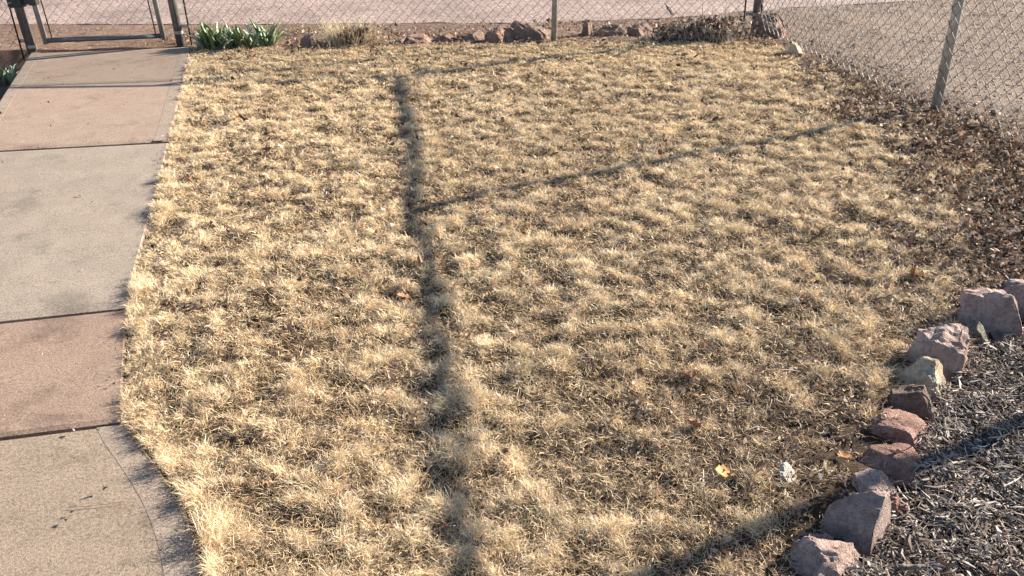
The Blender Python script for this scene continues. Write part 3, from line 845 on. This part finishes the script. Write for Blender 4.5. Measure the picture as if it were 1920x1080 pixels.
def tension_bar(p, z0, z1, parent, d=(0, 0)):
    return tubes_obj('tension_bar', [tube([xyz(p, z0) + [d[0], d[1], 0], xyz(p, z1) + [d[0], d[1], 0]], .0065, 6)], M_IRON, parent)
def band(p, z, r, parent, q):
    """tension band round a post reaching to the bar at q"""
    ang = np.linspace(0, 2 * math.pi, 15)
    ring = [xyz(p, z) + [math.cos(t) * (r + .002), math.sin(t) * (r + .002), 0] for t in ang]
    bm = bmesh.new()
    lo = [bm.verts.new(v - [0, 0, .011]) for v in ring]; hi = [bm.verts.new(v + [0, 0, .011]) for v in ring]
    for i in range(len(ring) - 1): bm.faces.new((lo[i], lo[i + 1], hi[i + 1], hi[i]))
    d = np.array(q) - np.array(p); n_ = np.array([-d[1], d[0]]); n_ = n_ / np.linalg.norm(n_) * .004
    for sgn in (-1, 1):
        s0 = np.array(p) + n_ * sgn; s1 = np.array(q) + n_ * sgn
        bm.faces.new([bm.verts.new((*v, z + dz)) for v, dz in ((s0, -.011), (s1, -.011), (s1, .011), (s0, .011))])
    o = bm_obj('tension_band', bm, M_POST, parent)
    md = o.modifiers.new('thick', 'SOLIDIFY'); md.thickness = .002
    return o

bd = back_dir
# back fence between the gate and the corner
bf = empty('chain_link_fence', xyz(gr)); tag(bf, 'chain link fence running along the back of the lawn from gate to corner', 'fence')
def local(par, o): o.matrix_parent_inverse = Matrix.Translation(-par.location); return o
def under(par, objs):
    for o in objs:
        if o.parent is par: o.matrix_parent_inverse = Matrix.Translation(-Vector(par.location))
before = set(bpy.data.objects)
post('terminal_post', gr, .030, FH + .07, M_DARKPOST, bf, (-.012, 0))
post('line_post', lp, .0205, FH - .02, M_POST, bf, (0.033, 0))
post('corner_post', co_, .030, FH + .07, M_DARKPOST, bf, (.012, 0))
rail = [xyz(gr, FH) + [.03 - .012 * FH, 0, 0], xyz(lp, FH) + [.02, 0, 0], xyz(co_, FH)]
tubes_obj('top_rail', [tube(rail, .0175, 12)], M_POST, bf)
t1 = gr + bd * .085; t2 = co_ - bd * .085
tension_bar(t1, -.01, FH - .02, bf, (-.006, 0)); tension_bar(t2, .02, FH - .02, bf)
for z in (.10, .42, .75, 1.08):
    band(gr, z, .030, bf, t1); band(co_, z, .030, bf, t2)
chain_mesh('wire_mesh', t1, t2, .03, FH - .01, bf, -.028)
under(bf, set(bpy.data.objects) - before)

# right fence from the corner towards the viewer
rf_ = empty('chain_link_fence', xyz(p2)); tag(rf_, 'chain link fence on the right between the leafy lawn edge and the gravel', 'fence')
before = set(bpy.data.objects)
fd = fdir / np.linalg.norm(fdir)
post('line_post', p2, .0240, FH + .01, M_POST, rf_, (.012, 0))
post('line_post', p3, .024, FH + .06, M_POST, rf_)
post('line_post', p4, .0205, FH + .06, M_POST, rf_)
rp_ = []
for k_, (a_, b_) in enumerate(((co_ + fd * .03, p2), (p2, p3), (p3, p4))):
    for t in np.linspace(0, 1, 9, endpoint=False):
        q = a_ + (b_ - a_) * t; rp_.append([q[0], q[1], FH + .015 * (k_ + t) + hf(q[1]) - .010 * math.sin(t * math.pi)])
rp_.append([p4[0], p4[1], FH + .045 + hf(p4[1])])
tubes_obj('top_rail', [tube(rp_, .0175, 12)], M_POST, rf_)
c1 = co_ + fd * .085
tension_bar(c1, .02, FH - .02, rf_)
for z in (.14, .46, .79, 1.12): band(co_, z, .030, rf_, c1)
chain_mesh('wire_mesh', c1, p4, .02, FH - .01, rf_, -.024)
for p_ in (p2,):
    for z in (.2, .55, .9):
        a = np.linspace(0, 2 * math.pi, 12)
        tubes_obj('wire_tie', [tube([xyz(p_, z) + [math.cos(t) * .0235, math.sin(t) * .0235, .01 * math.sin(t)] for t in a], .0016, 5, False)], M_POST, rf_)
under(rf_, set(bpy.data.objects) - before)

# fence left of the gate
lf = empty('chain_link_fence', xyz(gl)); tag(lf, 'short run of chain link fence left of the gate post at the photo corner', 'fence')
before = set(bpy.data.objects)
post('terminal_post', gl, .032, FH + .07, M_DARKPOST, lf, (-.035, 0))
t0_ = gl - bd * .075
tension_bar(t0_ + [-.0, -.01], -.06, FH - .02, lf)
for z in (.04, .40, .75, 1.08): band(gl, z, .032, lf, t0_)
tubes_obj('top_rail', [tube([xyz(gl, FH) + [-.035 * FH - .03, 0, 0], xyz(left_end, FH)], .0175, 12)], M_POST, lf)
post('line_post', left_end, .0205, FH - .02, M_POST, lf)
chain_mesh('wire_mesh', left_end, t0_, .0, FH - .01, lf, -.03)
under(lf, set(bpy.data.objects) - before)

# gate: bottom corners found on a plane just behind the posts
gt = empty('gate', xyz(gl)); tag(gt, 'small chain link walk gate closed at the end of the sidewalk', 'gate')
before = set(bpy.data.objects)
GZ = .075
gA = G(85, 76, GZ)[:2]; gB = G(306, 67, GZ)[:2]
gT = FH - .02
ga_t = xyz(gA, gT) + [-.03 * gT, 0, 0]; gb_t = xyz(gB, gT) + [-.03 * gT, 0, 0]
r_g = .019
def frame_pts():
    return [xyz(gA, GZ - .015), xyz(gA, GZ) * .5 + ga_t * .5, ga_t]
tubes_obj('stile', [tube([xyz(gA, GZ - .025), ga_t], r_g, 12)], M_POST, gt)
tubes_obj('stile', [tube([xyz(gB, GZ - .025), gb_t], r_g, 12)], M_POST, gt)
tubes_obj('bottom_rail', [tube([xyz(gA, GZ) + [.019, 0, 0], xyz(gB, GZ) - [.019, 0, 0]], r_g * .95, 12)], M_DARKPOST, gt)
tubes_obj('top_rail', [tube([ga_t + [.019, 0, 0], gb_t - [.019, 0, 0]], r_g * .95, 12)], M_POST, gt)
gu = (gB - gA) / np.linalg.norm(gB - gA)
for q, s_ in ((gA, 1), (gB, -1)):
    bq = q + gu * .05 * s_
    tubes_obj('tension_bar', [tube([xyz(bq, GZ + .02), xyz(bq, gT - .02) + [-.03 * gT, 0, 0]], .0045, 6)], M_IRON, gt)
chain_mesh('wire_mesh', gA + gu * .03, gB - gu * .03, GZ + .01, gT, gt, -.004)
# hinge low on the left post: a bolted iron clamp
def boxbm(bm, c, sx, sy, sz, rot=0):
    r = bmesh.ops.create_cube(bm, size=1); vs = r['verts']
    for v in vs: v.co = Vector((v.co.x * sx, v.co.y * sy, v.co.z * sz))
    bmesh.ops.rotate(bm, verts=vs, cent=(0, 0, 0), matrix=Matrix.Rotation(rot, 3, 'Z'))
    for v in vs: v.co += Vector(c)
for hz_ in (.355, 1.0):
    bm = bmesh.new()
    cpt = xyz(gl, hz_) + [-.035 * hz_, -.008, 0]
    boxbm(bm, cpt + [.0, 0, 0], .10, .09, .075)
    boxbm(bm, cpt + [.07, 0, 0.01], .10, .045, .06)
    boxbm(bm, cpt + [.115, 0, .015], .055, .055, .085)
    bmesh.ops.bevel(bm, geom=bm.edges[:], offset=.004, segments=2, affect='EDGES')
    h_ = bm_obj('hinge', bm, M_IRON, gt)
    bolt = tubes_obj('bolt', [tube([cpt + [-.02, -.075, 0], cpt + [-.02, -.03, 0]], .006, 8)], M_POST, h_)
under(gt, set(bpy.data.objects) - before)

# ------------------------------------------------------------ plants
def sword(P, az, tilt, curve, L, w, c):
    n = 7; t = np.linspace(0, 1, n)
    V = []; pos = np.array(P, float); ang = tilt
    side = np.array([-math.sin(az), math.cos(az), 0])
    wd = np.array([.55, .85, 1, 1, .85, .55, .03]) * w / 2
    tw = rng.normal(0, .35)
    for i in range(n):
        d = np.array([math.cos(az) * math.sin(ang), math.sin(az) * math.sin(ang), math.cos(ang)])
        nn = np.cross(d, side)
        s = side * math.cos(tw * t[i]) + nn * math.sin(tw * t[i])
        V += [pos - s * wd[i], pos + nn * w * .06, pos + s * wd[i]]
        pos = pos + d * L / (n - 1); ang += curve / (n - 1) * (1.6 * t[i] + .2)
    F = []
    for i in range(n - 1):
        a = i * 3
        F += [(a, a + 1, a + 4, a + 3), (a + 1, a + 2, a + 5, a + 4)]
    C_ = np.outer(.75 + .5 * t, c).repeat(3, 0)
    return np.array(V), np.array(F), C_
def iris(px, py, n, spread, label, hgt=.2, pale=.3, seed=1):
    b = G(px, py)
    V, F, CC = [], [], []; o = 0
    for i in range(n):
        ox = rng.normal(0, spread * .42); oy = rng.normal(0, .035)
        az = rng.random() * 6.283 if rng.random() < .4 else (0 if ox > 0 else math.pi) + rng.normal(0, .7)
        c = np.array([.16, .215, .095]) * rng.uniform(.7, 1.3)
        if rng.random() < pale: c = np.array([.40, .46, .31]) * rng.uniform(.8, 1.15)
        if rng.random() < .10: c = np.array([.55, .45, .28])
        v, f, cc = sword([ox, oy, -.02], az, abs(rng.normal(0, .24)) + .35 * abs(ox) / spread, rng.uniform(.2, 2.0), hgt * rng.uniform(.55, 1.1), rng.uniform(.026, .042), c)
        V.append(v); F.append(f + o); CC.append(cc); o += len(v)
    ob = mesh_np('iris_plant', np.vstack(V), np.vstack(F), M_GREEN, np.vstack(CC), True)
    ob.location = (b[0], b[1], float(ground_h(np.array([b[0]]), np.array([b[1]]))[0]))
    md = ob.modifiers.new('thick', 'SOLIDIFY'); md.thickness = .0012
    return tag(ob, label, 'plant', 'iris clumps by the gate')
iris(398, 92, 52, .10, 'leafy green iris clump right beside the gate post', .20, .25)
iris(448, 90, 50, .12, 'green iris clump in the middle of the row right of the gate', .19, .3)
iris(500, 86, 28, .08, 'pale tipped iris clump at the right end of the row', .23, .55)
iris(8, 122, 26, .12, 'iris clump left of the gate post in the photo corner', .19, .6)

def clump(name, px, py, label, n, L, spread, cols, tilt=.35, wid=.003, cat='plant', extra=None, rx=1.0):
    b = G(px, py)
    P = np.stack([rng.normal(0, spread * rx, n), rng.normal(0, spread * .6, n), np.full(n, -.005)], -1)
    az = np.arctan2(P[:, 1], P[:, 0]) + rng.normal(0, .9, n)
    t0 = np.abs(rng.normal(0, tilt, n)); t1 = t0 + rng.random(n) * .6
    c = np.array(cols)[rng.integers(0, len(cols), n)] * rng.normal(1, .15, (n, 1))
    v, f, cc = blades(P, az, t0, t1, L * rng.uniform(.4, 1.15, n), np.full(n, wid) * rng.uniform(.6, 1.3, n), np.clip(c, .02, .9))
    if extra:
        k, ez, ec, es, esp = extra
        Q = np.stack([rng.normal(esp[0], esp[1], k), rng.normal(0, spread * .5, k), ez * rng.random(k)], -1)
        ec = np.array(ec)[rng.integers(0, len(ec), k)] * rng.normal(1, .2, (k, 1))
        v2, f2, c2 = crumpled(Q, es * rng.uniform(.5, 1.4, k), np.clip(ec, .01, .9), 1.0)
        f = np.vstack([np.c_[f, f[:, 2]]]) if False else f
        f2t = np.vstack([f2[:, [0, 1, 2]], f2[:, [0, 2, 3]]])
        f = np.vstack([f, f2t + len(v)]); v = np.vstack([v, v2]); cc = np.vstack([cc, c2])
    o = mesh_np(name, v, f, M_LEAF, cc)
    o.location = (b[0], b[1], hf(b[1]))
    return tag(o, label, cat)
STR = [(.66, .56, .38), (.74, .66, .48), (.5, .38, .24)]
clump('dry_bunch_grass', 655, 82, 'pale dry bunch grass with dark seed heads beside the back row rocks', 700, .22, .10, STR, .40, .0030, 'plant',
      (260, .10, [(.07, .04, .035), (.12, .06, .05), (.2, .1, .08)], .024, (.06, .055)))
clump('dead_shrub', 1262, 74, 'low grey dead plant left of the big heap of brush', 260, .10, .07, [(.5, .43, .33), (.25, .19, .14), (.62, .55, .44)], .9, .0035, 'plant',
      (220, .09, [(.14, .09, .07), (.3, .22, .17), (.42, .36, .28)], .024, (0, .09)))
clump('dead_shrub', 1335, 74, 'heap of dark dead brush and leaves left of the corner post', 900, .15, .12, [(.46, .39, .31), (.14, .10, .08), (.72, .66, .56)], .75, .0032, 'plant',
      (620, .14, [(.08, .06, .05), (.20, .15, .12), (.46, .38, .30), (.62, .53, .43), (.5, .3, .22)], .022, (0, .13)))
# taller pale stems above the brush
clump('dried_stalks', 1362, 66, 'few tall pale dried stalks standing behind the brush heap', 26, .34, .06, [(.62, .55, .45), (.5, .44, .36)], .28, .006, 'plant')

# ------------------------------------------------------------ small separate things
def leaf(px, py, size, colr, label, tilt=.4, lift=.03, upright=False):
    size *= .8; lift *= .6; colr = tuple(v * .85 for v in colr)
    b = G(px, py)
    bm = bmesh.new()
    n = 10; prof = [0, .42, .72, .62, .85, .98, .7, .82, .45, .2, 0]
    rows = []
    cu = rng.uniform(.5, 1.1)
    for i in range(n + 1):
        y = -.5 + i / n; w = prof[i] * .42
        rows.append([bm.verts.new(((s * w) * size, (y + .05 * abs(s)) * size, (cu * (s * w) ** 2 + .55 * y * y + rng.normal(0, .02)) * size)) for s in (-1, -.5, 0, .5, 1)])
    for i in range(n):
        for k in range(4):
            bm.faces.new((rows[i][k], rows[i][k + 1], rows[i + 1][k + 1], rows[i + 1][k]))
    bmesh.ops.remove_doubles(bm, verts=bm.verts, dist=1e-5)
    m, nn, bb, out = newmat('fallen_leaf_brown'); co = coords(nn); f = noise(nn, co, 60, 4, .6)
    c = ramp(nn, f, [(.3, tuple(v * .55 for v in colr)), (.6, colr)])
    nn.links.new(c, bb.inputs['Base Color']); bb.inputs['Roughness'].default_value = .7
    o = bm_obj('fallen_leaf', bm, m, None, True)
    st = tubes_obj('stalk', [tube([[0, -.5 * size, .14 * size], [.04 * size, -.75 * size, .2 * size], [.1 * size, -.95 * size, .3 * size]], .001, 5)], m, o)
    o.location = (b[0], b[1], float(ground_h(np.array([b[0]]), np.array([b[1]]))[0]) + lift)
    o.rotation_euler = (rng.normal(0, .25) + (1.2 if upright else tilt), rng.normal(0, .3), rng.random() * 6.28)
    return tag(o, label, 'leaf', 'single fallen leaves')
leaf(1357, 895, .055, (.60, .34, .10), 'large golden orange leaf in the lower right lawn left of the white stone', .5, .03)
leaf(1418, 893, .045, (.36, .15, .06), 'rust brown leaf between the golden leaf and the white stone', .5, .03)
leaf(1582, 866, .045, (.45, .19, .07), 'rusty curled leaf against the low dark red rock', .4, .02)
leaf(860, 170, .055, (.62, .30, .13), 'orange leaf near the top of the fence rail shadow', .8, .04)
leaf(757, 565, .055, (.38, .16, .08), 'reddish brown leaf in mid lawn left of the fence rail shadow', .5, .04)
leaf(1712, 522, .065, (.42, .19, .08), 'brown curled leaf on the leafy edge above the mulch bed rocks', 1.0, .03)
leaf(1660, 528, .06, (.35, .24, .19), 'pale brown leaf left of the curled leaf above the mulch bed rocks', .3, .015)
leaf(1287, 720, .05, (.45, .21, .1), 'brown leaf tucked in the grass of the right lawn', .5, .03)
leaf(1490, 825, .045, (.40, .16, .08), 'small red brown leaf left of the big reddish rock', .5, .02)
leaf(1360, 1042, .036, (.42, .15, .06), 'dark red leaf near the bottom edge beside the post shadow', .4, .02)
leaf(1300, 810, .06, (.42, .22, .13), 'crumpled brown leaf above the golden orange leaf', .5, .03)
leaf(1765, 1066, .05, (.45, .20, .08), 'rusty leaf on the mulch at the bottom of the photo', .6, .03)
leaf(1860, 1072, .045, (.55, .30, .12), 'light orange leaf on the mulch near the bottom right corner', .6, .03)
leaf(1800, 372, .05, (.55, .24, .1), 'orange brown leaf in the litter below the right line post', .3, .02)

rock(1458, 862, 1494, 906, 'white chalky stone chip lying on the lawn left of the red rocks', mat_rock('white_stone', (.70, .66, .58), (.80, .77, .70), (.86, .84, .79), 9), 51, 1.0, .6, [(.35, -.3, .88, .25)], name='stone_chip')
bpy.context.scene.objects['stone_chip']['category'] = 'stone'
M_WOOD = mat_vc = mat_rock('grey_wood', (.26, .20, .16), (.40, .33, .27), (.50, .43, .36), 12, 2)
def stick(pts, r, label, name='stick'):
    P = [G(x, y, z) for x, y, z in pts]
    P = np.array(P); t = np.linspace(0, 1, len(P)); tt = np.linspace(0, 1, len(P) * 4)
    Q = np.stack([np.interp(tt, t, P[:, i]) for i in range(3)], -1) + rng.normal(0, r * .35, (len(tt), 3))
    o = tubes_obj(name, [tube(Q, np.linspace(r, r * .6, len(Q)), 7)], M_WOOD, None)
    return tag(o, label, 'stick')
stick([(1672, 222, .02), (1708, 217, .025), (1742, 216, .02)], .010, 'short pale stick in the litter left of the right line post')
stick([(1640, 562, .03), (1665, 555, .04), (1690, 540, .05)], .003, 'thin pale forked twig above the mulch bed rocks')
stick([(1728, 735, .13), (1742, 750, .12), (1748, 775, .10), (1756, 800, .05)], .0025, 'thin dead vine lying over the purple brown rock')
stick([(1238, -6, .0), (1252, 12, .006), (1264, 26, .008)], .006, 'dark thin stick lying on the road near the top of the photo')
stick([(1680, 1066, .012), (1712, 1062, .016), (1742, 1060, .012)], .006, 'thick grey stick lying in the mulch at the bottom')
stick([(128, 950, .004), (160, 950, .002), (205, 944, .004), (240, 938, .005)], .0007, 'hair thin dry stem lying on the nearest sidewalk slab')
for (x, y, s_, lb) in ((150, 371, .011, 'tiny dark crumb on the middle grey sidewalk slab'), (137, 964, .006, 'tiny dark crumb on the nearest sidewalk slab'), (127, 979, .009, 'dark bark crumb below the dry stem on the nearest slab')):
    b = G(x, y)
    v, f, c = crumpled(np.array([[0, 0, 0.]]), np.array([s_ * 1.1]), np.array([[.06, .045, .035]]), .5)
    o = mesh_np('bark_crumb', v, f, M_LEAF, c); o.location = (b[0], b[1], .006 + hf(b[1])); tag(o, lb, 'bark', 'crumbs on the sidewalk')

# grit and leaf crumbs blown onto the walk
def walk_grit():
    M = 22000
    x = rng.uniform(-3.8, -.3, M); y = rng.uniform(1.0, 6.5, M)
    d = sdist(walk_poly, x, y); e = dist(walk_right, x, y)
    jd = np.min([dist([tuple(j[1]), tuple(j[2])], x, y) for j in J], 0)
    p = .035 + .5 * np.exp(-(e / .05) ** 2) + .35 * np.exp(-(jd / .012) ** 2)
    px, py, pz = to_px(x, y)
    k = (d > .004) & (rng.random(M) < p) & (px > -20) & (py < 1100)
    x, y, pz = x[k], y[k], pz[k]; N = len(x)
    c = CHIPC[rng.choice(6, N, p=[.2, .2, .2, .2, .05, .15])] * rng.normal(1, .2, (N, 1))
    P = np.stack([x, y, hf(y) + .009 + 0 * x], -1)
    return crumpled(P, .002 + .008 * rng.random(N) ** 3, np.clip(c, .02, .9), .3)
v, f, c = walk_grit()
tag(mesh_np('path_grit', v, f, M_LEAF, c), 'crumbs of grit and leaf scattered over the sidewalk', 'grit', kind='stuff')
